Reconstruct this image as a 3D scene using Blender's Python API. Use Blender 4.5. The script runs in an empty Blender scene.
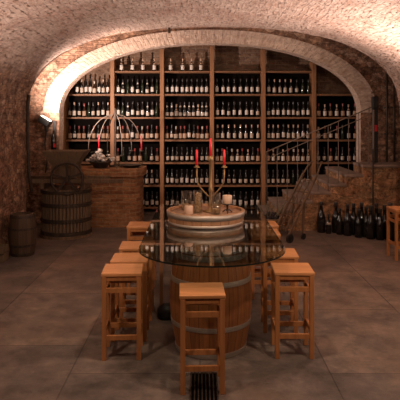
import bpy, bmesh, math, random
from mathutils import Vector, Matrix, noise

random.seed(7)
S = bpy.context.scene
C = S.collection
PI = math.pi

# ------------------------------------------------------------------ camera
HC = 2.0
cam_d = bpy.data.cameras.new('camera'); cam = bpy.data.objects.new('camera', cam_d); C.objects.link(cam)
cam.location = (0, 0, HC); cam.rotation_euler = (PI/2, 0, 0)
cam_d.sensor_width = 36; cam_d.lens = 36*575/400; cam_d.shift_y = -82/400
cam_d.clip_start = .05; cam_d.clip_end = 60
S.camera = cam

# ------------------------------------------------------------------ world, exposure, lights
w = bpy.data.worlds.new('world'); S.world = w; w.use_nodes = True
w.node_tree.nodes['Background'].inputs[0].default_value = (1, .7, .5, 1)
w.node_tree.nodes['Background'].inputs[1].default_value = .02
S.view_settings.view_transform = 'Standard'; S.view_settings.look = 'None'
S.view_settings.exposure = 0.0; S.view_settings.gamma = 1; S.view_settings.use_curve_mapping = False
try:
    S.cycles.use_denoising = True; S.cycles.max_bounces = 8; S.cycles.transparent_max_bounces = 16
    S.cycles.sample_clamp_indirect = 4
except Exception: pass

WARM = (1, .74, .55)
PALE = (1, .80, .70)
def aim(o, to):
    d = Vector(to) - o.location
    o.rotation_euler = d.to_track_quat('-Z', 'Y').to_euler()
def spot(name, loc, to, power, color, size, blend=.6, r=.06):
    l = bpy.data.lights.new(name, 'SPOT'); l.energy = power; l.color = color
    l.spot_size = math.radians(size); l.spot_blend = blend; l.shadow_soft_size = r
    o = bpy.data.objects.new(name, l); C.objects.link(o); o.location = loc; aim(o, to); return o
# flood lamp on the left pier, shining up the arch
spot('pier_flood_light', (-2.62, 9.95, 2.0), (-1.5, 10.9, 3.3), 520, PALE, 168, .8, .05)
# wall up-lights of the tasting room (right and left, along the side walls)
spot('right_uplight', (2.95, 7.6, 1.75), (2.2, 7.2, 3.4), 600, PALE, 160, .9, .08)
spot('right_front_uplight', (2.9, 4.2, 1.7), (1.6, 4.6, 3.4), 230, PALE, 160, .9, .08)
spot('left_front_uplight', (-2.4, 5.6, 1.5), (-1.7, 6.2, 3.4), 165, PALE, 160, .9, .08)
# ceiling spots over the table and room
spot('table_spot', (.1, 4.4, 3.42), (.1, 5.2, 0), 120, WARM, 110, .8, .1)
spot('room_spot', (1.9, 3.0, 3.2), (2.0, 6.0, 0), 210, WARM, 120, .9, .1)
spot('room_spot', (-1.6, 3.0, 3.2), (-1.6, 6.0, 0), 150, WARM, 120, .9, .1)
# spots on the crown of the vault aimed at the bottle wall
spot('shelf_spot', (-1.3, 8.9, 3.3), (-1.3, 12.2, 1.9), 80, WARM, 95, .9, .05)
spot('shelf_spot', (1.5, 8.9, 3.3), (1.3, 12.2, 1.7), 45, WARM, 95, .9, .05)

# ------------------------------------------------------------------ materials
def new_mat(name):
    m = bpy.data.materials.new(name); m.use_nodes = True
    nt = m.node_tree; return m, nt, nt.nodes['Principled BSDF']
def N(nt, t, **kw):
    n = nt.nodes.new(t)
    for k, v in kw.items():
        if hasattr(n, k) and not isinstance(v, tuple): setattr(n, k, v)
    return n
def ramp(nt, fac, stops):
    r = nt.nodes.new('ShaderNodeValToRGB')
    e = r.color_ramp.elements
    while len(e) < len(stops): e.new(.5)
    for i, (p, c) in enumerate(stops):
        e[i].position = p; e[i].color = (*c, 1)
    nt.links.new(fac, r.inputs[0]); return r.outputs[0]
def mix(nt, fac, a, b, mode='MIX'):
    n = nt.nodes.new('ShaderNodeMix'); n.data_type = 'RGBA'; n.blend_type = mode
    if isinstance(fac, (int, float)): n.inputs[0].default_value = fac
    else: nt.links.new(fac, n.inputs[0])
    for s, v in ((6, a), (7, b)):
        if isinstance(v, tuple): n.inputs[s].default_value = (*v, 1)
        else: nt.links.new(v, n.inputs[s])
    return n.outputs[2]
def noise_tex(nt, vec, scale, detail=5, rough=.6):
    n = nt.nodes.new('ShaderNodeTexNoise'); n.inputs['Scale'].default_value = scale
    n.inputs['Detail'].default_value = detail; n.inputs['Roughness'].default_value = rough
    nt.links.new(vec, n.inputs['Vector']); return n.outputs['Fac']
def mapping(nt, out, scale=(1, 1, 1), rot=(0, 0, 0)):
    m = nt.nodes.new('ShaderNodeMapping'); m.inputs['Scale'].default_value = scale; m.inputs['Rotation'].default_value = rot
    nt.links.new(out, m.inputs['Vector']); return m.outputs[0]
def coords(nt, which='Object'):
    return nt.nodes.new('ShaderNodeTexCoord').outputs[which]
def bump(nt, bsdf, h, strength=.5, dist=.02):
    b = nt.nodes.new('ShaderNodeBump'); b.inputs['Strength'].default_value = strength; b.inputs['Distance'].default_value = dist
    nt.links.new(h, b.inputs['Height']); nt.links.new(b.outputs[0], bsdf.inputs['Normal'])
def simple(name, col, rough=.6, metal=0, spec=.5):
    m, nt, b = new_mat(name)
    b.inputs['Base Color'].default_value = (*col, 1); b.inputs['Roughness'].default_value = rough
    b.inputs['Metallic'].default_value = metal; b.inputs['Specular IOR Level'].default_value = spec
    return m
def noisy(name, c1, c2, rough=.6, metal=0, scale=12, stretch=(1, 1, 1), bs=.15):
    m, nt, b = new_mat(name)
    v = mapping(nt, coords(nt), stretch)
    f = noise_tex(nt, v, scale)
    nt.links.new(ramp(nt, f, [(.3, c1), (.7, c2)]), b.inputs['Base Color'])
    b.inputs['Roughness'].default_value = rough; b.inputs['Metallic'].default_value = metal
    if bs: bump(nt, b, f, bs, .01)
    return m

def masonry(name, c_brick, c_brick2, c_mortar, c_wash, wash_lo, wash_hi, bw=.27, bh=.075, bstr=.6, mort=.012, distort=.03, uv='UV', dark=(.06, .035, .025), pit=.62):
    m, nt, b = new_mat(name)
    uvc = coords(nt, uv)
    # warp the courses a little
    dn = nt.nodes.new('ShaderNodeTexNoise'); dn.inputs['Scale'].default_value = 3; dn.inputs['Detail'].default_value = 3
    nt.links.new(uvc, dn.inputs['Vector'])
    vm = nt.nodes.new('ShaderNodeVectorMath'); vm.operation = 'MULTIPLY_ADD'
    nt.links.new(dn.outputs['Color'], vm.inputs[0]); vm.inputs[1].default_value = (distort*2,)*3
    nt.links.new(uvc, vm.inputs[2])
    br = nt.nodes.new('ShaderNodeTexBrick'); nt.links.new(vm.outputs[0], br.inputs['Vector'])
    br.inputs['Scale'].default_value = 1; br.inputs['Brick Width'].default_value = bw; br.inputs['Row Height'].default_value = bh
    br.inputs['Mortar Size'].default_value = mort; br.inputs['Mortar Smooth'].default_value = .4; br.inputs['Bias'].default_value = 0
    br.inputs['Color1'].default_value = (*c_brick, 1); br.inputs['Color2'].default_value = (*c_brick2, 1); br.inputs['Mortar'].default_value = (*c_mortar, 1)
    n1 = noise_tex(nt, uvc, 1.3, 8, .7)
    n2 = noise_tex(nt, uvc, 14, 6, .7)
    n3 = noise_tex(nt, mapping(nt, uvc, (9, 26, 9)), 1.0, 5, .65)
    wash = ramp(nt, n1, [(wash_lo, (0, 0, 0)), (wash_hi, (1, 1, 1))])
    c = mix(nt, wash, br.outputs['Color'], c_wash)
    var = ramp(nt, n2, [(.3, (.66, .62, .6)), (.7, (1.2, 1.18, 1.16))])
    c = mix(nt, 1.0, c, var, 'MULTIPLY')
    n4 = noise_tex(nt, mapping(nt, uvc, (1, 2, 1)), 4.5, 6, .72)
    c = mix(nt, 1.0, c, ramp(nt, n4, [(.34, (.74, .64, .58)), (.5, (1, 1, 1)), (.68, (1.12, 1.12, 1.12))]), 'MULTIPLY')
    pits = ramp(nt, n3, [(pit, (0, 0, 0)), (pit+.07, (1, 1, 1))])
    pm = nt.nodes.new('ShaderNodeMath'); pm.operation = 'MULTIPLY'; pm.inputs[1].default_value = .75
    nt.links.new(pits, pm.inputs[0])
    c = mix(nt, pm.outputs[0], c, dark)
    nt.links.new(c, b.inputs['Base Color'])
    b.inputs['Roughness'].default_value = .93; b.inputs['Specular IOR Level'].default_value = .15
    h = nt.nodes.new('ShaderNodeMath'); h.operation = 'MULTIPLY_ADD'
    nt.links.new(br.outputs['Fac'], h.inputs[0]); h.inputs[1].default_value = -.6; nt.links.new(n2, h.inputs[2])
    h2 = nt.nodes.new('ShaderNodeMath'); h2.operation = 'SUBTRACT'
    nt.links.new(h.outputs[0], h2.inputs[0]); nt.links.new(pm.outputs[0], h2.inputs[1])
    bump(nt, b, h2.outputs[0], bstr, .03)
    return m

def rubble(name, c1, c2, c3, mortar, scale=5.0, bstr=.8):
    m, nt, b = new_mat(name)
    uv = coords(nt, 'UV')
    dn = nt.nodes.new('ShaderNodeTexNoise'); dn.inputs['Scale'].default_value = 4; dn.inputs['Detail'].default_value = 4
    nt.links.new(uv, dn.inputs['Vector'])
    vm = nt.nodes.new('ShaderNodeVectorMath'); vm.operation = 'MULTIPLY_ADD'
    nt.links.new(dn.outputs['Color'], vm.inputs[0]); vm.inputs[1].default_value = (.42,)*3
    nt.links.new(mapping(nt, uv, (1, 1.9, 1)), vm.inputs[2])
    vo = nt.nodes.new('ShaderNodeTexVoronoi'); vo.inputs['Scale'].default_value = scale; nt.links.new(vm.outputs[0], vo.inputs['Vector'])
    ve = nt.nodes.new('ShaderNodeTexVoronoi'); ve.feature = 'DISTANCE_TO_EDGE'; ve.inputs['Scale'].default_value = scale; nt.links.new(vm.outputs[0], ve.inputs['Vector'])
    sep = nt.nodes.new('ShaderNodeSeparateColor'); nt.links.new(vo.outputs['Color'], sep.inputs[0])
    c = ramp(nt, sep.outputs[0], [(0, c1), (.5, c2), (1, c3)])
    n2 = noise_tex(nt, uv, 16, 6, .7); n1 = noise_tex(nt, uv, 1.5, 5)
    c = mix(nt, 1, c, ramp(nt, n2, [(.34, (.35, .31, .28)), (.5, (1, 1, 1)), (.66, (1.5, 1.45, 1.4))]), 'MULTIPLY')
    c = mix(nt, 1, c, ramp(nt, noise_tex(nt, uv, 5, 6, .7), [(.36, (.4, .36, .33)), (.5, (1, 1, 1)), (.66, (1.4, 1.35, 1.3))]), 'MULTIPLY')
    c = mix(nt, 1, c, ramp(nt, n1, [(.35, (.7, .68, .66)), (.65, (1.1, 1.1, 1.1))]), 'MULTIPLY')
    e = ramp(nt, ve.outputs['Distance'], [(.0, (.8, .8, .8)), (.09, (0, 0, 0))])
    c = mix(nt, e, c, mortar)
    nt.links.new(c, b.inputs['Base Color']); b.inputs['Roughness'].default_value = .93; b.inputs['Specular IOR Level'].default_value = .15
    h = nt.nodes.new('ShaderNodeMath'); h.operation = 'MULTIPLY_ADD'; nt.links.new(e, h.inputs[0]); h.inputs[1].default_value = -.8; nt.links.new(n2, h.inputs[2])
    bump(nt, b, h.outputs[0], bstr, .04)
    return m

M = {}
M['vault'] = masonry('vault_brick', (.46, .30, .235), (.40, .25, .195), (.48, .35, .29), (.53, .40, .335), .34, .56, pit=.57, bstr=1.0, distort=.06, dark=(.12, .07, .05))
STONE_LO = ((.34, .20, .13), (.22, .12, .08), (.42, .28, .20), (.14, .09, .065))
M['arch'] = masonry('arch_brick', (.48, .29, .20), (.40, .22, .15), (.50, .37, .29), (.60, .47, .39), .36, .54, pit=.64)
M['ring'] = masonry('ring_plaster', (.49, .36, .285), (.47, .34, .265), (.50, .37, .295), (.54, .415, .34), .28, .46, pit=.62, distort=.08, bstr=.7)
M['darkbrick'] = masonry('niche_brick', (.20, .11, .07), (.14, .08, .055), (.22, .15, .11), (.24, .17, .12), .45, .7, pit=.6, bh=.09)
def blend_stone(m, lo, hi):
    nt = m.node_tree; b = nt.nodes['Principled BSDF']
    src = b.inputs['Base Color'].links[0].from_socket
    uv = coords(nt, 'UV'); sx = nt.nodes.new('ShaderNodeSeparateXYZ'); nt.links.new(uv, sx.inputs[0])
    n = noise_tex(nt, uv, 2.2, 6, .7)
    a = nt.nodes.new('ShaderNodeMath'); a.operation = 'MULTIPLY_ADD'; nt.links.new(n, a.inputs[0]); a.inputs[1].default_value = -.9; nt.links.new(sx.outputs[1], a.inputs[2])
    fac = ramp(nt, a.outputs[0], [(lo, (1, 1, 1)), (hi, (0, 0, 0))])
    vo = nt.nodes.new('ShaderNodeTexVoronoi'); vo.inputs['Scale'].default_value = 5.5
    ve = nt.nodes.new('ShaderNodeTexVoronoi'); ve.feature = 'DISTANCE_TO_EDGE'; ve.inputs['Scale'].default_value = 5.5
    dn = nt.nodes.new('ShaderNodeTexNoise'); dn.inputs['Scale'].default_value = 4; dn.inputs['Detail'].default_value = 4; nt.links.new(uv, dn.inputs['Vector'])
    vm = nt.nodes.new('ShaderNodeVectorMath'); vm.operation = 'MULTIPLY_ADD'; nt.links.new(dn.outputs['Color'], vm.inputs[0]); vm.inputs[1].default_value = (.42,)*3
    nt.links.new(mapping(nt, uv, (1, 1.9, 1)), vm.inputs[2])
    mp = vm.outputs[0]; nt.links.new(mp, vo.inputs['Vector']); nt.links.new(mp, ve.inputs['Vector'])
    sep = nt.nodes.new('ShaderNodeSeparateColor'); nt.links.new(vo.outputs['Color'], sep.inputs[0])
    c = ramp(nt, sep.outputs[0], [(0, STONE_LO[0]), (.5, STONE_LO[1]), (1, STONE_LO[2])])
    c = mix(nt, 1, c, ramp(nt, noise_tex(nt, uv, 16, 6, .7), [(.34, (.35, .31, .28)), (.5, (1, 1, 1)), (.66, (1.5, 1.45, 1.4))]), 'MULTIPLY')
    c = mix(nt, 1, c, ramp(nt, noise_tex(nt, uv, 5, 6, .7), [(.36, (.4, .36, .33)), (.5, (1, 1, 1)), (.66, (1.4, 1.35, 1.3))]), 'MULTIPLY')
    c = mix(nt, ramp(nt, ve.outputs['Distance'], [(.0, (1, 1, 1)), (.07, (0, 0, 0))]), c, STONE_LO[3])
    nt.links.new(mix(nt, fac, src, c), b.inputs['Base Color'])
blend_stone(M['vault'], .25, .6)
blend_stone(M['arch'], 1.25, 1.7)
M['counterbrick'] = masonry('counter_brick', (.36, .17, .08), (.22, .09, .045), (.30, .19, .11), (.36, .20, .11), .5, .75, bh=.07, bw=.25, pit=.64)
M['stone'] = rubble('wall_rubble', (.34, .19, .12), (.24, .125, .08), (.42, .27, .18), (.16, .10, .07), 5.5)
M['stairstone'] = rubble('stair_rubble', (.40, .22, .12), (.30, .15, .08), (.46, .29, .17), (.26, .16, .09), 4.5, .6)
M['tread'] = noisy('tread_stone', (.17, .12, .095), (.27, .19, .15), .85, 0, 9)

def floor_mat():
    m, nt, b = new_mat('slab_floor')
    uv = coords(nt, 'Object')
    v = mapping(nt, uv, (1, 1, 1), (0, 0, math.radians(90)))
    def brick(col1, col2, mo):
        br = nt.nodes.new('ShaderNodeTexBrick'); nt.links.new(v, br.inputs['Vector'])
        br.inputs['Scale'].default_value = 1; br.inputs['Brick Width'].default_value = 1.5; br.inputs['Row Height'].default_value = 1.02
        br.inputs['Mortar Size'].default_value = .007; br.inputs['Mortar Smooth'].default_value = .3; br.offset = .37
        br.inputs['Color1'].default_value = (*col1, 1); br.inputs['Color2'].default_value = (*col2, 1); br.inputs['Mortar'].default_value = (*mo, 1)
        return br
    br = brick((.170, .124, .100), (.110, .086, .076), (.075, .058, .050))
    n1 = noise_tex(nt, uv, 1.7, 9, .68); n2 = noise_tex(nt, uv, 9, 8, .7); n3 = noise_tex(nt, uv, .7, 3, .5)
    c = mix(nt, 1, br.outputs['Color'], ramp(nt, n1, [(.32, (.55, .54, .56)), (.5, (1, 1, 1)), (.68, (1.5, 1.42, 1.34))]), 'MULTIPLY')
    c = mix(nt, 1, c, ramp(nt, n2, [(.3, (.72, .72, .72)), (.7, (1.25, 1.25, 1.25))]), 'MULTIPLY')
    n5 = noise_tex(nt, mapping(nt, uv, (1, 1, 1), (0, 0, .6)), 3.6, 7, .72)
    c = mix(nt, 1, c, ramp(nt, n5, [(.34, (.74, .72, .70)), (.5, (1, 1, 1)), (.66, (1.25, 1.2, 1.16))]), 'MULTIPLY')
    c = mix(nt, ramp(nt, n3, [(.5, (0, 0, 0)), (.66, (.5, .5, .5))]), c, (.19, .115, .08))
    nt.links.new(c, b.inputs['Base Color'])
    nt.links.new(ramp(nt, n2, [(.3, (.5, .5, .5)), (.7, (.72, .72, .72))]), b.inputs['Roughness'])
    b.inputs['Specular IOR Level'].default_value = .3
    h = nt.nodes.new('ShaderNodeMath'); h.operation = 'MULTIPLY_ADD'; nt.links.new(br.outputs['Fac'], h.inputs[0]); h.inputs[1].default_value = -1; nt.links.new(n2, h.inputs[2])
    bump(nt, b, h.outputs[0], .3, .01)
    return m
M['floor'] = floor_mat()

def wood(name, c1, c2, rough=.45, stretch=(14, 14, 1.2), scale=2.2):
    m, nt, b = new_mat(name)
    oi = nt.nodes.new('ShaderNodeObjectInfo')
    v = nt.nodes.new('ShaderNodeVectorMath'); v.operation = 'ADD'
    nt.links.new(mapping(nt, coords(nt), stretch), v.inputs[0])
    r = nt.nodes.new('ShaderNodeMath'); r.operation = 'MULTIPLY'; r.inputs[1].default_value = 40; nt.links.new(oi.outputs['Random'], r.inputs[0])
    nt.links.new(r.outputs[0], v.inputs[1])
    f = noise_tex(nt, v.outputs[0], scale, 5, .6)
    c = ramp(nt, f, [(.3, c1), (.7, c2)])
    nt.links.new(c, b.inputs['Base Color']); b.inputs['Roughness'].default_value = rough
    b.inputs['Specular IOR Level'].default_value = .35
    bump(nt, b, f, .12, .004)
    return m
M['stool'] = wood('stool_beech', (.33, .125, .042), (.47, .195, .072), .42)
M['seatwood'] = wood('seat_beech', (.43, .18, .068), (.62, .28, .115), .40, (1.4, 16, 16), 2)
M['shelf'] = wood('shelf_pine', (.20, .088, .038), (.29, .13, .057), .6)
M['board'] = wood('board_pine', (.15, .066, .03), (.22, .10, .045), .6, (1.2, 14, 14))
M['oldwood'] = wood('weathered_wood', (.085, .05, .03), (.16, .10, .06), .8)
M['slatwood'] = wood('press_slat', (.11, .07, .043), (.18, .115, .07), .8)
M['trolley'] = wood('trolley_wood', (.09, .055, .034), (.16, .10, .06), .75)
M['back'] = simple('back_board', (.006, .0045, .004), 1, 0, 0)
M['iron'] = noisy('old_iron', (.03, .022, .018), (.075, .05, .035), .65, .5, 20)
M['railiron'] = simple('rail_iron', (.14, .10, .078), .5, .25)
M['black'] = simple('black_iron', (.018, .015, .014), .5, .2)
M['hoop'] = noisy('galvanised_hoop', (.31, .26, .22), (.45, .38, .32), .45, .55, 14, (1, 1, 6), .05)
M['brass'] = simple('aged_brass', (.30, .18, .08), .45, .8)
M['candle'] = simple('red_candle', (.62, .012, .02), .45)
M['wax'] = simple('cream_wax', (.52, .34, .24), .5)
M['wick'] = simple('wick', (.02, .02, .02), .9)
M['cork'] = noisy('cork', (.45, .26, .14), (.66, .42, .25), .85, 0, 60)
M['lid'] = wood('barrel_head', (.34, .15, .06), (.48, .24, .11), .55, (1.5, 16, 16))
M['gravel'] = noisy('cork_bed', (.13, .065, .035), (.42, .24, .14), .9, 0, 28, (1, 1, 1), .5)
M['wicker'] = noisy('wicker', (.14, .08, .04), (.30, .19, .10), .75, 0, 40, (1, 1, 3), .4)
M['grape'] = simple('dark_fruit', (.02, .012, .016), .25)
M['shell'] = noisy('pale_dried_flower', (.22, .17, .14), (.60, .50, .43), .7, 0, 30)
M['leaf'] = noisy('dry_leaf', (.11, .10, .06), (.24, .19, .11), .7, 0, 20)
M['red'] = simple('red_enamel', (.55, .02, .03), .4)
M['lampmetal'] = simple('lamp_housing', (.03, .028, .026), .45, .4)
mm, nt, b = new_mat('lamp_glow'); b.inputs['Base Color'].default_value = (1, .9, .8, 1)
b.inputs['Emission Color'].default_value = (1, .86, .74, 1); b.inputs['Emission Strength'].default_value = 4
M['glow'] = mm

def barrel_mat(name, c1, c2, staves, rough=.4):
    m, nt, b = new_mat(name)
    uv = coords(nt, 'UV')
    br = nt.nodes.new('ShaderNodeTexBrick'); nt.links.new(mapping(nt, uv, (1, 1, 1), (0, 0, PI/2)), br.inputs['Vector'])
    br.inputs['Scale'].default_value = 1; br.inputs['Brick Width'].default_value = 50; br.inputs['Row Height'].default_value = 1/staves
    br.inputs['Mortar Size'].default_value = .0011; br.inputs['Mortar Smooth'].default_value = .1; br.offset = 0
    br.inputs['Color1'].default_value = (*c1, 1); br.inputs['Color2'].default_value = (*c2, 1)
    br.inputs['Mortar'].default_value = (c1[0]*.3, c1[1]*.3, c1[2]*.3, 1)
    f = noise_tex(nt, mapping(nt, uv, (60, 2, 1)), 1.5, 5)
    # one tint per stave
    sx = nt.nodes.new('ShaderNodeSeparateXYZ'); nt.links.new(uv, sx.inputs[0])
    mu = nt.nodes.new('ShaderNodeMath'); mu.operation = 'MULTIPLY'; mu.inputs[1].default_value = staves; nt.links.new(sx.outputs[0], mu.inputs[0])
    fl = nt.nodes.new('ShaderNodeMath'); fl.operation = 'FLOOR'; nt.links.new(mu.outputs[0], fl.inputs[0])
    wn = nt.nodes.new('ShaderNodeTexWhiteNoise'); wn.noise_dimensions = '1D'; nt.links.new(fl.outputs[0], wn.inputs['W'])
    c = mix(nt, 1, br.outputs['Color'], ramp(nt, f, [(.3, (.7, .68, .66)), (.7, (1.25, 1.2, 1.15))]), 'MULTIPLY')
    c = mix(nt, 1, c, ramp(nt, wn.outputs['Value'], [(0, (.92, .91, .9)), (1, (1.06, 1.06, 1.06))]), 'MULTIPLY')
    nt.links.new(c, b.inputs['Base Color']); b.inputs['Roughness'].default_value = rough; b.inputs['Specular IOR Level'].default_value = .4
    bump(nt, b, br.outputs['Fac'], -.3, .004)
    return m
M['barrel'] = barrel_mat('oak_staves', (.27, .105, .037), (.235, .09, .032), 26)
M['tubwood'] = barrel_mat('tub_staves', (.40, .215, .115), (.36, .19, .10), 26)
M['oldbarrel'] = barrel_mat('old_staves', (.075, .045, .026), (.06, .034, .02), 20, .75)

def glass_mat(name, tint, rough=.0, ior=1.5):
    m, nt, b = new_mat(name); nt.nodes.remove(b)
    t = nt.nodes.new('ShaderNodeBsdfTransparent'); t.inputs[0].default_value = (*tint, 1)
    g = nt.nodes.new('ShaderNodeBsdfGlossy'); g.inputs['Roughness'].default_value = rough; g.inputs['Color'].default_value = (1, 1, 1, 1)
    f = nt.nodes.new('ShaderNodeFresnel')
    ge = nt.nodes.new('ShaderNodeNewGeometry'); ma = nt.nodes.new('ShaderNodeMath'); ma.operation = 'MULTIPLY_ADD'
    nt.links.new(ge.outputs['Backfacing'], ma.inputs[0]); ma.inputs[1].default_value = 1/ior - ior; ma.inputs[2].default_value = ior
    nt.links.new(ma.outputs[0], f.inputs['IOR'])
    mx = nt.nodes.new('ShaderNodeMixShader'); nt.links.new(f.outputs[0], mx.inputs[0]); nt.links.new(t.outputs[0], mx.inputs[1]); nt.links.new(g.outputs[0], mx.inputs[2])
    nt.links.new(mx.outputs[0], nt.nodes['Material Output'].inputs[0]); return m
M['tableglass'] = glass_mat('table_glass', (.68, .72, .70))
M['jarglass'] = glass_mat('jar_glass', (.86, .87, .84), .03)
M['glassedge'] = simple('glass_edge', (.012, .02, .018), .12)

def bottle_mat(name, col, rough=.12):
    return simple(name, col, rough, 0, .5)
M['b_dark'] = bottle_mat('dark_bottle_glass', (.010, .008, .007))
M['b_brown'] = bottle_mat('brown_bottle_glass', (.035, .014, .007))
M['b_green'] = bottle_mat('green_bottle_glass', (.012, .016, .008))
M['label'] = noisy('cream_label', (.36, .28, .22), (.50, .40, .32), .7, 0, 60, (1, 1, 1), 0)
M['labelpale'] = noisy('pale_label', (.44, .37, .32), (.60, .52, .46), .7, 0, 60, (1, 1, 1), 0)
M['labeltan'] = noisy('tan_label', (.30, .18, .12), (.42, .27, .18), .7, 0, 60, (1, 1, 1), 0)
M['cap_black'] = simple('black_capsule', (.02, .015, .015), .35)
M['cap_red'] = simple('red_capsule', (.22, .03, .025), .35)
M['cap_pale'] = simple('pale_capsule', (.42, .27, .19), .35)
M['cap_white'] = simple('white_capsule', (.45, .38, .33), .35)

# ------------------------------------------------------------------ mesh helpers
def obj(name, bm, mat, parent=None, loc=(0, 0, 0), rotz=0, smooth=False, mats=None):
    me = bpy.data.meshes.new(name)
    bm.normal_update(); bm.to_mesh(me); bm.free()
    for mt in (mats or [mat]): me.materials.append(mt)
    if smooth:
        for p in me.polygons: p.use_smooth = True
    o = bpy.data.objects.new(name, me); C.objects.link(o)
    o.location = loc; o.rotation_euler = (0, 0, rotz)
    if parent: o.parent = parent
    return o
def tag(o, label, cat, group=None, kind=None):
    if label: o['label'] = label
    if cat: o['category'] = cat
    if group: o['group'] = group
    if kind: o['kind'] = kind
    return o
def thing(name, label, cat, loc=(0, 0, 0), rotz=0, group=None):
    o = bpy.data.objects.new(name, None); C.objects.link(o); o.empty_display_size = .1
    o.location = loc; o.rotation_euler = (0, 0, rotz)
    return tag(o, label, cat, group)
def copy_thing(root, label, loc, rotz=0):
    r = root.copy(); C.objects.link(r); r.location = loc; r.rotation_euler = (0, 0, rotz); r['label'] = label
    for ch in list(root.children):
        c = ch.copy(); C.objects.link(c); c.parent = r
        for g in list(ch.children):
            d = g.copy(); C.objects.link(d); d.parent = c
    return r
def box(bm, x0, x1, y0, y1, z0, z1, bev=0):
    g = bmesh.ops.create_cube(bm, size=1)
    for v in g['verts']:
        v.co = Vector(((x0+x1)/2 + v.co.x*(x1-x0), (y0+y1)/2 + v.co.y*(y1-y0), (z0+z1)/2 + v.co.z*(z1-z0)))
    if bev:
        es = list({e for v in g['verts'] for e in v.link_edges})
        bmesh.ops.bevel(bm, geom=es, offset=bev, segments=2, affect='EDGES', profile=.5)
    return bm
def nb(): return bmesh.new()
def lathe(bm, prof, seg=24, cx=0, cy=0, cz=0, uv=False, cap=True):
    """prof: list of (r,z)"""
    rings = []
    for r, z in prof:
        rings.append([bm.verts.new((cx + r*math.cos(2*PI*i/seg), cy + r*math.sin(2*PI*i/seg), cz + z)) for i in range(seg)] if r > 1e-6 else [bm.verts.new((cx, cy, cz+z))])
    lay = bm.loops.layers.uv.verify() if uv else None
    L = 0
    for k in range(len(rings)-1):
        a, b2 = rings[k], rings[k+1]
        L2 = L + math.dist(prof[k], prof[k+1])
        for i in range(seg):
            j = (i+1) % seg
            if len(a) == 1 and len(b2) == 1: continue
            if len(a) == 1: vs = [a[0], b2[j], b2[i]]; us = [(i+.5, L), (i+1, L2), (i, L2)]
            elif len(b2) == 1: vs = [a[i], a[j], b2[0]]; us = [(i, L), (i+1, L), (i+.5, L2)]
            else: vs = [a[i], a[j], b2[j], b2[i]]; us = [(i, L), (i+1, L), (i+1, L2), (i, L2)]
            try: f = bm.faces.new(vs)
            except ValueError: continue
            if uv:
                for lp, (u, v) in zip(f.loops, us): lp[lay].uv = (u/seg, v)
        L = L2
    if cap:
        if len(rings[0]) > 1: bm.faces.new(list(reversed(rings[0])))
        if len(rings[-1]) > 1: bm.faces.new(rings[-1])
    return bm
def tube(bm, pts, r, seg=8, closed=False):
    pts = [Vector(p) for p in pts]; rings = []
    n = len(pts); up = None
    for i, p in enumerate(pts):
        rr = r[i] if isinstance(r, (list, tuple)) else r
        if closed: t = (pts[(i+1) % n]-pts[i-1])
        else: t = pts[min(i+1, n-1)]-pts[max(i-1, 0)]
        t.normalize()
        if up is None: up = Vector((0, 0, 1)) if abs(t.z) < .9 else Vector((1, 0, 0))
        a = t.cross(up)
        if a.length < 1e-4: a = t.cross(Vector((0, 1, 0)))
        a.normalize(); b2 = a.cross(t).normalized(); up = b2
        rings.append([bm.verts.new(p + a*rr*math.cos(2*PI*k/seg) + b2*rr*math.sin(2*PI*k/seg)) for k in range(seg)])
    for i in range(n if closed else n-1):
        A, B = rings[i], rings[(i+1) % n]
        for k in range(seg): bm.faces.new([A[k], A[(k+1) % seg], B[(k+1) % seg], B[k]])
    if not closed:
        bm.faces.new(list(reversed(rings[0]))); bm.faces.new(rings[-1])
    return bm
def bar(bm, p0, p1, wx, wz):
    """rectangular bar from p0 to p1"""
    p0, p1 = Vector(p0), Vector(p1); t = (p1-p0).normalized()
    up = Vector((0, 1, 0)) if abs(t.y) < .9 else Vector((1, 0, 0))
    a = t.cross(up).normalized(); b2 = a.cross(t).normalized()
    vs = []
    for p in (p0, p1):
        for s1, s2 in ((-1, -1), (1, -1), (1, 1), (-1, 1)): vs.append(bm.verts.new(p + a*s1*wx/2 + b2*s2*wz/2))
    for q in ((3, 2, 1, 0), (4, 5, 6, 7), (0, 1, 5, 4), (1, 2, 6, 5), (2, 3, 7, 6), (3, 0, 4, 7)): bm.faces.new([vs[i] for i in q])
    return bm
def sphere(bm, c, r, sub=1, jit=0, sc=(1, 1, 1)):
    g = bmesh.ops.create_icosphere(bm, subdivisions=sub, radius=r)
    for v in g['verts']:
        k = 1 + (random.random()-.5)*jit
        v.co = Vector(c) + Vector((v.co.x*sc[0]*k, v.co.y*sc[1]*k, v.co.z*sc[2]*k))
    return bm
def grid(bm, P, nu, nv, uvf, disp=0, fr=1.5):
    """P(u,v)->Vector for integer-grid u in 0..nu, v in 0..nv ; uvf(u,v)->(s,t)"""
    V = [[None]*(nv+1) for _ in range(nu+1)]
    def PP(u, v): return P(u/nu, v/nv)
    for i in range(nu+1):
        for j in range(nv+1):
            p = PP(i, j)
            if disp:
                e = 1e-3; u, v = i/nu, j/nv
                du = P(min(u+e, 1), v)-P(max(u-e, 0), v); dv = P(u, min(v+e, 1))-P(u, max(v-e, 0))
                n = du.cross(dv); n = n.normalized() if n.length > 0 else Vector((0, 0, 1))
                d = noise.noise(p*fr) + .5*noise.noise(p*fr*2.7) + .3*noise.noise(p*fr*7)
                p = p + n*d*disp
            V[i][j] = bm.verts.new(p)
    lay = bm.loops.layers.uv.verify()
    for i in range(nu):
        for j in range(nv):
            f = bm.faces.new([V[i][j], V[i+1][j], V[i+1][j+1], V[i][j+1]])
            for lp, (a, b2) in zip(f.loops, ((i, j), (i+1, j), (i+1, j+1), (i, j+1))): lp[lay].uv = uvf(a/nu, b2/nv)
    return bm
def struct(o): o['kind'] = 'structure'; return o

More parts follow.
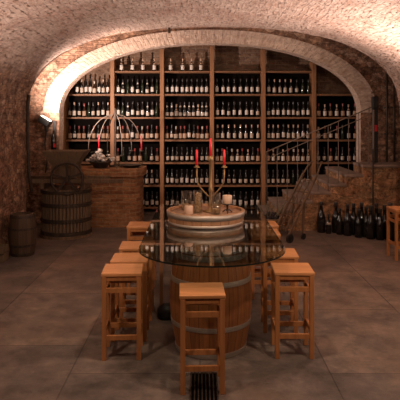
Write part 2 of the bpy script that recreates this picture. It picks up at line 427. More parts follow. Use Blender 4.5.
# ------------------------------------------------------------------ the vaulted room
def sup(t, cx, a, z0, b2, n):
    """t 0..1 left spring -> right spring, superellipse arch"""
    th = PI*(1-t); c, s = math.cos(th), math.sin(th)
    return Vector((cx + a*math.copysign(abs(c)**(2/n), c), 0, z0 + b2*abs(s)**(2/n)))
NEAR = (.23, 3.10, 1.90, 1.60, 2.6)
NICHE = (.40, 3.85, 2.00, 1.95, 2.5)
OPEN = (.19, 2.87, 2.10, 1.32, 2.15)
BACK = (.19, 3.35, 2.20, 1.42, 2.3)
def arclen(par, n=60):
    L = [0]; p = sup(0, *par)
    for i in range(1, n+1):
        q = sup(i/n, *par); L.append(L[-1] + (q-p).length); p = q
    return L
def vault(name, par, y0, y1, mat, ny, disp, nu=60):
    L = arclen(par, nu)
    bm = nb()
    grid(bm, lambda u, v: sup(u, *par) + Vector((0, y0 + (y1-y0)*v, 0)), nu, ny, lambda u, v: (y0 + (y1-y0)*v, L[round(u*nu)]), disp, 1.3)
    return struct(obj(name, bm, mat, smooth=True))
vault('ceiling', NEAR, -2.5, 9.5, M['vault'], 90, .035, 90)
vault('ceiling', NICHE, 9.5, 10.95, M['arch'], 10, .02)
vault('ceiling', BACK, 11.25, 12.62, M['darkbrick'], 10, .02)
def wallgrid(name, p00, pu, pv, nu, nv, mat, disp=.03, fr=1.8):
    p00, pu, pv = Vector(p00), Vector(pu), Vector(pv)
    bm = nb(); lu, lv = pu.length, pv.length
    grid(bm, lambda u, v: p00 + pu*u + pv*v, nu, nv, lambda u, v: (u*lu, v*lv), disp, fr)
    return struct(obj(name, bm, mat, smooth=True))
wallgrid('wall_left', (-2.87, -2.5, -.05), (0, 12.0, 0), (0, 0, 1.97), 120, 20, M['stone'], .035)
wallgrid('wall_right', (3.33, -2.5, -.05), (0, 12.0, 0), (0, 0, 1.97), 120, 20, M['stone'], .035)
wallgrid('wall_left_niche', (-3.45, 9.5, -.05), (0, 1.5, 0), (0, 0, 2.08), 15, 20, M['stone'], .03)
wallgrid('wall_right_niche', (4.25, 9.5, -.05), (0, 1.5, 0), (0, 0, 2.08), 15, 20, M['stone'], .03)
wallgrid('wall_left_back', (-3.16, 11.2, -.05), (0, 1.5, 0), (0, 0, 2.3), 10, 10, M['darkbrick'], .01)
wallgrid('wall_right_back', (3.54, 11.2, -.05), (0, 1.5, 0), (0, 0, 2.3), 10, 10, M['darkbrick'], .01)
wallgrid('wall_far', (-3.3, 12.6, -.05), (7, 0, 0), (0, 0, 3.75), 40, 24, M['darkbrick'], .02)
wallgrid('wall_behind', (-3.2, -2.5, -.05), (7, 0, 0), (0, 0, 3.7), 14, 8, M['stone'], .02)

def between(name, pa, pb, y, mat, y2=None, lowA=None, disp=.0, nu=90, nv=8):
    """face (or soffit) between two arch outlines, with legs to the floor"""
    def outline(par, u):
        # first 15%: left leg, last 15%: right leg
        cx, a, z0 = par[0], par[1], par[2]
        if u < .15: return Vector((cx-a, 0, -.05 + (z0+.05)*u/.15))
        if u > .85: return Vector((cx+a, 0, -.05 + (z0+.05)*(1-u)/.15))
        return sup((u-.15)/.7, *par)
    bm = nb()
    def P(u, v):
        A, B = outline(pa, u), outline(pb, u)
        p = A.lerp(B, v); p.y = y if y2 is None else y + (y2-y)*v
        return p
    if y2 is None: f = lambda u, v: (P(u, v).x, P(u, v).z)
    else:
        f = lambda u, v: (P(u, v).y, u*9.5)
    grid(bm, P, nu, nv, f, disp, 2)
    return struct(obj(name, bm, mat, smooth=True))
between('wall_vault_end', NEAR, NICHE, 9.5, M['vault'], disp=.0)
between('wall_arch_face', OPEN, NICHE, 10.95, M['arch'], disp=.02, nv=14)
between('wall_arch_soffit', OPEN, (OPEN[0], OPEN[1]+.005, OPEN[2], OPEN[3]+.01, OPEN[4]), 10.95, M['ring'], y2=11.3, disp=.0)
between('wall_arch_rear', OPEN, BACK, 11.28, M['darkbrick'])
# voussoir ring of the arch, a course of bricks standing slightly proud of the face
RING2 = (OPEN[0], OPEN[1]+.30, OPEN[2]-.25, OPEN[3]+.52, 2.15)
bm = nb()
def ringP(u, v):
    t = .0 + u
    A = sup(t, *OPEN); B = sup(t, OPEN[0], OPEN[1]+.30, OPEN[2], OPEN[3]+.26, OPEN[4])
    p = A.lerp(B, max(0, min(1, (v-.1)/.8)))
    p.y = 10.95 if v < .05 or v > .95 else 10.925
    return p
LR = arclen(OPEN, 90)
grid(bm, ringP, 90, 10, lambda u, v: (v*.30, LR[round(u*90)]), 0)
struct(obj('trim_arch_ring', bm, M['ring'], smooth=False))

bm = nb()
grid(bm, lambda u, v: Vector((-3.6 + 8*u, -2.6 + 15.4*v, 0)), 4, 8, lambda u, v: (8*u, 15.4*v))
struct(obj('floor', bm, M['floor']))

# ------------------------------------------------------------------ wine shelves
YS = 12.2; SC = 47.1
def xs(px): return (px-200)/SC
zsh = [3.0, 2.51, 2.02, 1.54, 1.06, .575, .106]
up_px = [64, 112.5, 162, 212, 263.5, 314, 361]
up_top = [94, 60, 48, 45, 47, 61, 93]
rack = thing('wine_rack', 'tall pine wall rack of six bays filled with wine bottles under the rear arch', 'shelving', (0, YS, 0))
for k, (px, ty) in enumerate(zip(up_px, up_top)):
    zt = min(2 + (118-ty)/SC, [2.6, 3.27, 3.46, 3.52, 3.48, 3.25, 2.55][k])
    bm = nb(); x = xs(px); ww = .085 if 0 < k < 6 else .07
    box(bm, x-ww/2, x+ww/2, -.03, .30, 0, zt, .006)
    obj('upright', bm, M['shelf'], rack)
bays = [range(1, 7), range(0, 7), range(0, 7), range(0, 7), range(0, 7), range(1, 7)]
for bi, rows in enumerate(bays):
    x0, x1 = xs(up_px[bi])+.05, xs(up_px[bi+1])-.05
    for r in rows:
        bm = nb(); box(bm, x0-.005, x1+.005, 0, .30, zsh[r]-.038, zsh[r], .004)
        obj('shelf_board', bm, M['board'], rack)
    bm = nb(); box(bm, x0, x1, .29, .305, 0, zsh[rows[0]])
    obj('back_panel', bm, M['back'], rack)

# bottle kinds
def bottle_kind(name, H, R, glass, lab, cap, lab_z=(.07, .15), neck_lab=None, shoulder=.62, cap_len=.06):
    root = thing(name, 'x', 'wine bottle', (0, 0, -50))
    nr = R*.36
    prof = [(0, 0), (R*.9, 0), (R, .008), (R, H*shoulder-.03)]
    zs0, zs1 = H*shoulder-.03, H*shoulder+.055
    for k in range(1, 5):
        t = k/5; s = t*t*(3-2*t)
        prof.append((R + (nr-R)*s, zs0 + (zs1-zs0)*t))
    prof += [(nr, zs1), (nr, H-.022), (nr*1.15, H-.018), (nr*1.15, H-.004), (nr*.9, H), (0, H)]
    bm = nb(); lathe(bm, prof, 12); obj('body', bm, glass, root, smooth=True)
    if lab:
        bm = nb(); lathe(bm, [(R+.0006, lab_z[0]), (R+.0012, lab_z[0]+.001), (R+.0012, lab_z[1]-.001), (R+.0006, lab_z[1])], 12, cap=False); o = obj('paper_label', bm, lab, root, smooth=True)
    if cap:
        bm = nb(); lathe(bm, [(nr+.0015, H-cap_len), (nr*1.2+.001, H-.02), (nr*1.2+.001, H-.002), (nr*.9, H+.001), (0, H+.001)], 12, cap=False); obj('capsule', bm, cap, root, smooth=True)
    if neck_lab:
        bm = nb(); zl = zs1-.028; rr = nr*1.75
        lathe(bm, [(nr*2.1, zl-.022), (nr*1.5, zl), (nr*1.12, zl+.02)], 12, cap=False); obj('neck_label', bm, neck_lab, root, smooth=True)
    return root
K = {
 'A': bottle_kind('wine_bottle', .315, .0345, M['b_dark'], M['label'], M['cap_black'], (.045, .125)),
 'B': bottle_kind('wine_bottle', .315, .0345, M['b_dark'], M['label'], M['cap_pale'], (.035, .135)),
 'C': bottle_kind('wine_bottle', .32, .036, M['b_dark'], M['labelpale'], M['cap_black'], (.03, .10), M['labelpale']),
 'D': bottle_kind('wine_bottle', .29, .041, M['b_brown'], M['labeltan'], M['cap_red'], (.03, .13), None, .5),
 'E': bottle_kind('wine_bottle', .33, .0335, M['b_dark'], M['labelpale'], M['cap_black'], (.05, .15)),
 'F': bottle_kind('wine_bottle', .27, .038, M['b_dark'], M['labelpale'], M['cap_pale'], (.03, .13), M['labeltan'], .5),
 'G': bottle_kind('wine_bottle', .315, .0345, M['b_green'], None, M['cap_black']),
 'H': bottle_kind('wine_bottle', .28, .040, M['b_brown'], M['label'], M['cap_white'], (.03, .12), None, .52),
}
KD = {'A': 'dark wine bottle with cream label', 'B': 'wine bottle with pale capsule and label', 'C': 'wine bottle with white neck label',
      'D': 'brown wine bottle with tan label', 'E': 'tall dark wine bottle with white label', 'F': 'small wine bottle with white label', 'G': 'plain dark wine bottle', 'H': 'wine bottle with white capsule'}
ORD = ['first', 'second', 'third', 'fourth', 'fifth', 'sixth', 'seventh', 'eighth', 'ninth', 'tenth', 'eleventh', 'twelfth']
BAY = ['leftmost bay', 'second bay', 'third bay', 'fourth bay', 'fifth bay', 'rightmost bay']
used = set()
def place_bottle(kind, x, y, z, label, group):
    if kind not in used:
        used.add(kind); r = K[kind]; r.location = (x, y, z); r['label'] = label
    else: r = copy_thing(K[kind], label, (x, y, z), random.uniform(0, 6.28))
    r['group'] = group; return r
# (bay,row): (pattern of kinds), optional px span
R = {
 (0,1): 'EBEEHEBE', (0,2): 'ABADGABEB', (0,3): 'DADDADADD',
 (1,1): 'ECGECGCEG', (1,2): 'EGCEAECEG', (1,3): 'HDDEDHDAD', (1,4): 'DGADDGAD',
 (1,5): '.....ABBA', (1,6): '.....EAEA',
 (2,1): 'EEEEEEEEE', (2,2): 'CCFCCCCFCC', (2,3): 'DAHDDEADHD', (2,4): 'AAAAAAGAA', (2,5): 'EEAEEAEEE', (2,6): 'AEAEEAEEA',
 (3,1): 'EEEEEEEE', (3,2): 'EEAEEEEA', (3,3): 'BBBBBBBB', (3,4): 'HDGHFDFAD', (3,5): 'AAAAAAAA', (3,6): 'EEAEEAEE',
 (4,1): 'EBBBBAGG', (4,2): 'AEEEEEAEE', (4,3): 'BBBEBBBEB', (4,4): 'DFAFDHFHF', (4,5): 'AAAAAGGAA', (4,6): 'AAAA.....',
 (5,2): 'DFDFDFD', (5,3): 'FDADGBD', (5,4): 'AADAADA', (5,5): 'AAA....',
}
top = {1: [121, 132, 142.5, 154], 2: [170.5, 182.6, 191.6, 201]}
rowname = {}
for bi in range(6):
    first = 0 if bi in (1, 2) else (2 if bi == 5 else 1)
    for r in range(7): rowname[(bi, r)] = ORD[r-first] if r >= first else None
for (bi, r), pat in R.items():
    x0, x1 = xs(up_px[bi])+.05+.062, xs(up_px[bi+1])-.05-.062
    if (bi, r) == (0, 1): x0 += .16
    n = len(pat)
    for i, k in enumerate(pat):
        if k == '.': continue
        x = x0 + (x1-x0)*i/(n-1) + random.uniform(-.008, .008)
        place_bottle(k, x, YS + .07 + random.uniform(-.015, .02), zsh[r] + .0005,
            '%s, %s in %s row down, %s' % (KD[k], ORD[i - (pat.index(pat.strip('.')[0]) if pat[0] == '.' else 0)], rowname[(bi, r)], BAY[bi]),
            'wine bottles on the wall rack')
for bi, pl in top.items():
    for i, px in enumerate(pl):
        place_bottle('F', xs(px), YS+.10, zsh[0]+.0005, 'small wine bottle with white label, %s on topmost board, %s of rack' % (ORD[i], BAY[bi]), 'wine bottles on top of the rack')
for k, r in K.items():
    if k not in used: bpy.data.objects.remove(r)

# ------------------------------------------------------------------ stairs on the right
SY0, SY1 = 10.22, 11.9
edges = [(1.15, .20), (1.42, .37), (1.71, .53), (2.0, .69), (2.32, .83), (2.60, 1.0), (2.90, 1.17)]
st = thing('stone_staircase', 'rubble stone staircase rising to the right in front of the wine rack', 'staircase', (2.4, SY0, 0))
bm = nb(); lay = bm.loops.layers.uv.verify()
outl = [(1.12, 0)]
for i, (x, z) in enumerate(edges):
    outl.append((x, z-.05)); nx = edges[i+1][0] if i < 6 else 4.22
    outl.append((nx, z-.05))
outl.append((4.22, 0))
# clean duplicates
poly = []
for p in outl:
    if not poly or math.dist(p, poly[-1]) > 1e-4: poly.append(p)
def depth_end(x): return SY1
for i, (x, z) in enumerate(edges):
    nx = edges[i+1][0] if i < 6 else 4.22
    y1 = SY1 if i < 6 else 10.86
    nxn, nzn = max(2, int((nx-x)/.08)), max(2, int(z/.08))
    # front face cells, slightly uneven
    def P(u, v, x=x, nx=nx, z=z): 
        return Vector((x-2.4 + (nx-x)*u, 0, (z-.05)*v))
    grid(bm, P, nxn, nzn, lambda u, v, x=x, nx=nx, z=z: (x + (nx-x)*u, (z-.05)*v), .0)
    zb = edges[i-1][1]-.05 if i else 0
    grid(bm, lambda u, v, x=x, z=z, zb=zb, y1=y1: Vector((x-2.4, (y1-SY0)*(1-u), zb + (z-.05-zb)*v)), 8, 2, lambda u, v, z=z: (u*1.5, v*.2), 0)
bmesh.ops.remove_doubles(bm, verts=bm.verts, dist=.001)
for v in bm.verts:
    p = v.co; d = noise.noise(Vector((p.x*3, p.y*3, p.z*3+5)))
    if p.y < .01: p.y += -.012 + d*.025
obj('masonry', bm, M['stairstone'], st)
for i, (x, z) in enumerate(edges):
    nx = edges[i+1][0] if i < 6 else 4.22
    y1 = SY1 if i < 6 else 10.86
    bm = nb(); box(bm, x-2.4-.015, nx-2.4, -.03, y1-SY0, z-.05, z, .01)
    obj('tread', bm, M['tread'], st)

# railing
rl = thing('stair_railing', 'thin wrought iron stair railing with slim balusters on the stone steps', 'railing', (2.4, 10.34, 0))
def X_(px, s=56.0): return (px-200)/s
def Z_(py, s=56.0): return 2 + (118-py)/s
s_r = 575/10.34
A = Vector((X_(266, s_r)-2.4, 0, Z_(152, s_r))); B = Vector((X_(358, s_r)-2.4, 0, Z_(113, s_r)))
B2 = Vector((X_(372, s_r)-2.4, 0, Z_(107, s_r)))
bm = nb(); tube(bm, [A, B, B2], .011, 6); obj('handrail', bm, M['railiron'], rl)
bm = nb(); tube(bm, [A+Vector((.0, 0, -.13)), B+Vector((0, 0, -.13)), B2+Vector((0, 0, -.10))], .008, 6); obj('lower_rail', bm, M['railiron'], rl)
def zstep(x):
    z = 0
    for ex, ez in edges:
        if x >= ex: z = ez
    return z
for i in range(11):
    px = 267 + i*10.2; x = X_(px, s_r)
    t = (x-2.4-A.x)/(B.x-A.x); zt = A.z + (B.z-A.z)*min(t, 1.12) - .005
    bm = nb(); tube(bm, [(x-2.4, 0, zstep(x)-.005 if x > 1.16 else 0), (x-2.4, 0, zt)], .007, 6)
    obj('baluster', bm, M['railiron'], rl)
x = X_(373.5, s_r)
bm = nb(); tube(bm, [(x-2.4, -.0, 1.165), (x-2.4, -.0, 2.15)], .02, 8); obj('end_post', bm, M['railiron'], rl)

# dark pole and red-marked sleeve by the arch foot
pl = thing('wall_pole', 'dark upright pole with box head and red mark beside the right arch foot', 'pole', (X_(374.5, 53.5), 10.72, 1.171))
bm = nb(); box(bm, -.05, .05, -.03, .03, 0, 1.01, .008); obj('pole', bm, M['black'], pl)
bm = nb(); box(bm, -.055, .055, -.05, .05, 1.01, 1.23, .012); obj('head', bm, M['black'], pl)
bm = nb(); box(bm, -.035, .035, -.045, -.028, .58, .70, .008); tag(obj('marker', bm, M['red'], pl), 'red plate', None)

for i, (px, lab) in enumerate(((388.5, 'thin vertical dark pipe on the right rear wall, left of its pair'), (396, 'thin vertical dark pipe on the right rear wall, right of its pair'))):
    bm = nb(); x = X_(px, 53.5)
    tube(bm, [(0, 0, 1.172), (0, 0, 3.0)], .022, 8)
    for z in (1.7, 2.2, 2.7): box(bm, -.03, .03, -.01, .09, z-.015, z+.015)
    tag(obj('wall_pipe', bm, M['iron'], None, (x, 10.84, 0), 0, True), lab, 'pipe', 'pipes on the right rear wall')
bm = nb(); xx = X_(372.6, 56.5)
tube(bm, [(0, 0, 0), (0, 0, 1.45)], .013, 8)
tag(obj('thin_stake', bm, M['iron'], None, (xx, 10.15, 0)), 'thin dark vertical rod standing in front of the stair wall', 'rod')

# ------------------------------------------------------------------ big dark bottles at the foot of the stairs
mags = [(321, 232, 30.5), (328.5, 233.5, 19.5), (336, 232.5, 30.5), (340.5, 234.5, 26), (347, 235, 31), (353.5, 234.5, 31), (358.5, 237, 28), (361.5, 234, 31.5), (366, 237, 30), (372.5, 239, 33), (376.5, 236.5, 33), (380, 239.5, 31), (384.5, 238, 33), (388.5, 240, 37)]
gm = []
proto = None
mlab = ['leftmost tall black wine magnum at the foot of the stone stair wall',
 'shortest black wine bottle, between the two leftmost magnums by the stair wall',
 'second tall black magnum from the left by the stair wall',
 'medium black bottle standing before the second tall magnum from the left',
 'fourth full-size black magnum position, fifth bottle from left by the stair wall',
 'sixth black wine magnum from the left by the stair wall',
 'seventh black wine magnum from the left, standing forward in the row',
 'eighth black wine magnum from the left, standing back against the stairs',
 'ninth black wine magnum from the left by the stair wall',
 'tenth black wine magnum from the left, foremost one near the thin rod',
 'eleventh black wine magnum from the left, behind the foremost one',
 'twelfth black wine magnum from the left, third from the right end',
 'black wine magnum next to the rightmost, second from the right end',
 'rightmost and tallest black wine magnum, beside the stool at the right edge']
mlab[4] = 'fifth black wine magnum from the left by the stair wall'
mags_xy = []
for i, (px, by, h) in enumerate(mags):
    s = (by-118)/2; x = (px-200)/s; y = 575/s; H = h/s*1.0
    y = min(y, 10.06)
    mags_xy.append([x, y, H])
for _ in range(60):
    for a in range(len(mags_xy)):
        for b2 in range(a+1, len(mags_xy)):
            A_, B_ = mags_xy[a], mags_xy[b2]
            need = .138*(A_[2]+B_[2])+.006
            dx, dy = B_[0]-A_[0], B_[1]-A_[1]; d = math.hypot(dx, dy)
            if d < need:
                p = (need-d)/2; ux, uy = dx/d, dy/d
                A_[0] -= ux*p*.3; B_[0] += ux*p*.3; A_[1] -= uy*p + 0; B_[1] += uy*p
                A_[1] = min(A_[1], 10.07); B_[1] = min(B_[1], 10.07)
                if abs(dy) < .01: A_[1] -= .01
for i, (x, y, H) in enumerate(mags_xy):
    r = H*.138
    root = thing('magnum_bottle', mlab[i], 'wine bottle', (x, y, 0), random.uniform(0, 6), 'large bottles by the stair wall')
    nr = r*.34
    prof = [(0, 0), (r*.9, 0), (r, .01), (r*1.0, H*.42), (r*.93, H*.5), (r*.72, H*.6), (r*.48, H*.68), (nr*1.05, H*.74), (nr, H*.95), (nr*1.2, H*.955), (nr*1.2, H*.98), (nr, H*.98), (0, H*.98)]
    bm = nb(); lathe(bm, prof, 20); obj('body', bm, M['b_dark'], root, smooth=True)
    bm = nb(); lathe(bm, [(nr*1.03, H*.86), (nr*1.3, H*.95), (nr*1.3, H), (0, H)], 14, cap=False); obj('capsule', bm, M['cap_black'], root, smooth=True)
    if i == 1:
        bm = nb(); lathe(bm, [(r*.97, H*.47), (r*.80, H*.575)], 20, cap=False); obj('paper_label', bm, M['label'], root, smooth=True)

# ------------------------------------------------------------------ brick counter on the left
ct = thing('brick_counter', 'brown brick counter with a rounded right end and thick top slab', 'counter', (-1.9, 10.45, 0))
def rounded(x0, x1, y0, y1, rad, n=8):
    pts = [(x0, y0)]
    for k in range(n+1):
        a = -PI/2 + PI/2*k/n
        pts.append((x1-rad + rad*math.cos(a), y0+rad + rad*math.sin(a)))
    pts += [(x1, y1), (x0, y1)]
    return pts
def extrude_poly(bm, pts, z0, z1, uv=True):
    lay = bm.loops.layers.uv.verify()
    lo = [bm.verts.new((x, y, z0)) for x, y in pts]; hi = [bm.verts.new((x, y, z1)) for x, y in pts]
    n = len(pts); L = 0
    for i in range(n):
        j = (i+1) % n; L2 = L + math.dist(pts[i], pts[j])
        f = bm.faces.new([lo[i], lo[j], hi[j], hi[i]])
        for lp, q in zip(f.loops, ((L, z0), (L2, z0), (L2, z1), (L, z1))): lp[lay].uv = q
        L = L2
    f = bm.faces.new(hi)
    for lp in f.loops: lp[lay].uv = (lp.vert.co.x, lp.vert.co.y)
    f = bm.faces.new(list(reversed(lo)))
    for lp in f.loops: lp[lay].uv = (lp.vert.co.x, lp.vert.co.y)
    return bm
bm = nb(); extrude_poly(bm, rounded(-.72, .80, .06, .75, .34), 0, .93); obj('brick_body', bm, M['counterbrick'], ct)
bm = nb(); extrude_poly(bm, rounded(-.72, .86, 0, .78, .38), .93, 1.07)
obj('top_slab', bm, M['counterbrick'], ct)

# bowl of dried flowers, tray, on the counter
CT = 1.071
fb = thing('dried_flower_bowl', 'bowl heaped with pale dried flowers and leaves on the brick counter', 'bowl', (-1.85, 10.70, CT))
bm = nb(); lathe(bm, [(0, 0), (.10, 0), (.12, .015), (.2, .10), (.22, .13), (.205, .13), (.11, .03), (0, .03)], 24); obj('bowl', bm, M['iron'], fb, smooth=True)
bm = nb()
random.seed(3)
for i in range(46):
    a = random.uniform(0, 6.28); rr = random.uniform(0, .2); zz = .12 + (.24-rr)*random.uniform(.1, 1.15)
    sphere(bm, (rr*math.cos(a)*1.25, rr*math.sin(a), zz), random.uniform(.02, .045), 2, .3, (1, 1, .8))
o = obj('flower_heads', bm, M['shell'], fb); o['kind'] = 'stuff'
bm = nb()
for i in range(30):
    a = random.uniform(0, 6.28); rr = random.uniform(.1, .26); zz = random.uniform(.1, .3)
    c = Vector((rr*math.cos(a), rr*math.sin(a), zz)); d = Vector((math.cos(a), math.sin(a), random.uniform(-.3, .9))).normalized()*random.uniform(.05, .1)
    sd = Vector((-d.y, d.x, 0)).normalized()*.018
    vs = [bm.verts.new(c), bm.verts.new(c+d*.5+sd), bm.verts.new(c+d), bm.verts.new(c+d*.5-sd)]
    bm.faces.new(vs)
    vs2 = [bm.verts.new(v.co + Vector((0, 0, .004))) for v in vs]; bm.faces.new(list(reversed(vs2)))
o = obj('leaves', bm, M['leaf'], fb); o['kind'] = 'stuff'
tr = thing('shallow_pan', 'shallow dark round metal pan lying on the right of the brick counter', 'pan', (-1.30, 10.79, CT))
bm = nb(); lathe(bm, [(0, 0), (.14, 0), (.19, .05), (.20, .05), (.195, .058), (.18, .055), (.135, .012), (0, .012)], 28); obj('dish', bm, M['iron'], tr, smooth=True)
bm = nb(); tube(bm, [(.18, 0, .05), (.225, .03, .07), (.225, -.03, .07), (.18, -.01, .05)], .007, 6); obj('handle', bm, M['iron'], tr)
gj = []
for i, (x, y, r_, h, lab) in enumerate(((-1.505, 10.515, .042, .15, 'small pale glass beside the dried flowers on the brick counter'), (-1.13, 11.0, .045, .13, 'small clear glass behind the pan on the brick counter'))):
    bm = nb(); lathe(bm, [(0, 0), (r_*.8, 0), (r_, h), (r_-.004, h), (r_*.76, .006), (0, .006)], 16)
    tag(obj('drinking_glass', bm, M['jarglass'], None, (x, y, CT), 0, True), lab, 'glass')

# wrought-iron candelabra with drooping arms behind the bowl
cd = thing('arched_candelabra', 'tall iron candelabra with drooping curved arms and red candles on the brick counter', 'candelabra', (-1.62, 11.02, CT))
bm = nb(); lathe(bm, [(0, 0), (.13, 0), (.12, .02), (.03, .04), (.016, .08), (.014, .88), (.03, .93), (.035, 1.0), (.02, 1.05), (.026, 1.10), (0, 1.13)], 12); obj('stem', bm, M['iron'], cd, smooth=True)
spots = [(-.52, .0), (-.30, -.10), (-.17, .08), (.14, -.12), (.30, .08), (.50, .0)]
for i, (ex, ey) in enumerate(spots):
    pts = []
    ze = .30 if abs(ex) > .25 else .22
    for k in range(13):
        t = k/12; th = t*PI/2
        pts.append((ex*math.sin(th)**1.0, ey*math.sin(th), ze + (1.0-ze)*math.cos(th)**.9))
    bm = nb(); tube(bm, pts, .0085, 6); a = obj('arm', bm, M['railiron'], cd, smooth=True)
    bm = nb(); lathe(bm, [(0, 0), (.035, .005), (.04, .03), (.02, .03), (.0, .03)], 12, ex, ey, ze-.02); obj('candle_cup', bm, M['iron'], a, smooth=True)
for ex, ey, ze in ((-.30, -.10, .31), (.50, 0, .31)):
    bm = nb(); lathe(bm, [(0, 0), (.014, 0), (.011, .28), (0, .29)], 10, ex, ey, ze); c = obj('candle', bm, M['candle'], cd, smooth=True); c['label'] = 'red candle'
    bm = nb(); lathe(bm, [(.002, .285), (.002, .30)], 6, ex, ey, ze); obj('wick', bm, M['wick'], c)

# ------------------------------------------------------------------ basket press and crusher
XP, YP = -2.29, 9.86
bp = thing('basket_press', 'old wooden slatted basket press with dark hoops standing on the floor', 'wine press', (XP, YP, 0))
for i in range(44):
    a = 2*PI*i/44; r = .40
    bm = nb(); box(bm, -.018, .018, -.012, .012, .05, .80, .003)
    bmesh.ops.rotate(bm, verts=bm.verts, cent=(0, 0, 0), matrix=Matrix.Rotation(a+PI/2, 3, 'Z'))
    bmesh.ops.translate(bm, verts=bm.verts, vec=(r*math.cos(a), r*math.sin(a), 0))
    obj('slat', bm, M['slatwood'], bp)
for z, hh in ((.02, .09), (.26, .06), (.52, .06), (.74, .05)):
    bm = nb(); lathe(bm, [(.415, z), (.432, z), (.432, z+hh), (.415, z+hh), (.415, z)], 44, cap=False); obj('hoop', bm, M['iron'], bp, smooth=False)
bm = nb(); lathe(bm, [(0, .0), (.45, .0), (.45, .045), (0, .045)], 40); obj('base_tray', bm, M['oldwood'], bp)
bm = nb(); lathe(bm, [(.385, .05), (.385, .78)], 40, cap=False); obj('inner_lining', bm, M['oldwood'], bp)
bm = nb(); lathe(bm, [(0, .78), (.385, .78), (.385, .81), (0, .81)], 40); obj('press_lid', bm, M['oldwood'], bp)
# crusher on top : beams, hopper, rollers, flywheel
cr = thing('grape_crusher', 'old wooden grape crusher with flared hopper and spoked flywheel above the press', 'grape crusher', (XP, YP, .812))
for yy in (-.26, .26):
    bm = nb(); box(bm, -.90, 1.0 if yy < 0 else .7, yy-.035, yy+.035, .10, .17, .006); obj('carrying_beam', bm, M['oldwood'], cr)
for xx in (-.34, .34):
    bm = nb(); box(bm, xx-.035, xx+.035, -.30, .30, 0, .10, .006); obj('cross_beam', bm, M['oldwood'], cr)
def frustum(bm, a, b2, th=.02):
    """open tapered box; a=(hx,hy,z) bottom, b2=(hx,hy,z) top"""
    def ring(h, t): return [bm.verts.new((sx*(h[0]-t), sy*(h[1]-t), h[2])) for sx, sy in ((-1, -1), (1, -1), (1, 1), (-1, 1))]
    o0, o1, i0, i1 = ring(a, 0), ring(b2, 0), ring(a, th), ring(b2, th)
    for k in range(4):
        j = (k+1) % 4
        bm.faces.new([o0[k], o0[j], o1[j], o1[k]]); bm.faces.new([i0[j], i0[k], i1[k], i1[j]])
        bm.faces.new([o1[k], o1[j], i1[j], i1[k]]); bm.faces.new([o0[j], o0[k], i0[k], i0[j]])
    return bm
bm = nb(); frustum(bm, (.20, .18, .38), (.36, .28, .63)); obj('hopper', bm, M['slatwood'], cr)
bm = nb(); frustum(bm, (.22, .20, .17), (.21, .19, .38)); obj('roller_box', bm, M['oldwood'], cr)
for yy in (-.07, .07):
    bm = nb(); tube(bm, [(-.19, yy, .30), (.19, yy, .30)], .055, 12); obj('roller', bm, M['iron'], cr)
fw = thing('x', None, None); bpy.data.objects.remove(fw)
bm = nb(); zc = .19; yf = -.40; R_ = .26
tube(bm, [(.10+R_*math.cos(2*PI*k/36), yf, zc+R_*math.sin(2*PI*k/36)) for k in range(36)], .020, 8, True)
fl = obj('flywheel', bm, M['iron'], cr, smooth=True)
for k in range(5):
    a = .35 + 2*PI*k/5
    bm = nb(); bar(bm, (.10, yf, zc), (.10+R_*math.cos(a), yf, zc+R_*math.sin(a)), .035, .015); obj('spoke', bm, M['iron'], fl)
bm = nb(); tube(bm, [(.10, yf-.04, zc), (.10, .05, zc)], .035, 12); obj('hub', bm, M['iron'], fl)
bm = nb(); tube(bm, [(.10+R_*.8, yf, zc-.13), (.10+R_*.8, yf-.14, zc-.13)], .016, 10); obj('crank_grip', bm, M['oldwood'], fl)

# small old barrel by the left wall
def barrel(bm, R0, R1, H, seg=40, n=14, chime=.03):
    prof = [(0, .0+chime), (R0-.02, chime), (R0-.02, 0), (R0, 0)]
    for k in range(n+1):
        t = k/n; prof.append((R0 + (R1-R0)*math.sin(PI*t), H*t))
    prof += [(R0-.02, H), (R0-.02, H-chime), (0, H-chime)]
    lathe(bm, prof, seg, uv=True, cap=False); return bm
def hoop(bm, R0, R1, H, z0, z1, seg=48):
    f = lambda z: R0 + (R1-R0)*math.sin(PI*z/H)
    lathe(bm, [(f(z0)-.004, z0), (f(z0)+.004, z0), (f((z0+z1)/2)+.005, (z0+z1)/2), (f(z1)+.004, z1), (f(z1)-.004, z1)], seg, cap=False); return bm
ob = thing('small_barrel', 'small weathered dark barrel standing upright against the left stone wall', 'barrel', (-2.60, 8.42, 0))
bm = nb(); barrel(bm, .165, .20, .60); obj('staves', bm, M['oldbarrel'], ob, smooth=False)
for a, b2 in ((.01, .05), (.14, .175), (.38, .415), (.55, .59)):
    bm = nb(); hoop(bm, .165, .20, .60, a, b2); obj('hoop', bm, M['iron'], ob)
# low crate at far left edge
cra = thing('low_wooden_crate', 'low weathered wooden crate at the far left edge beside the small barrel', 'crate', (-2.775, 8.02, 0))
for z in (.02, .13):
    for yy in (-.12, .10):
        bm = nb(); box(bm, -.07, .07, yy, yy+.02, z, z+.09, .003); obj('side_board', bm, M['trolley'], cra)
    for xx in (-.07, .05):
        bm = nb(); box(bm, xx, xx+.02, -.10, .10, z, z+.09, .003); obj('side_board', bm, M['trolley'], cra)
bm = nb(); box(bm, -.06, .06, -.11, .11, .0, .02); obj('bottom_board', bm, M['trolley'], cra)

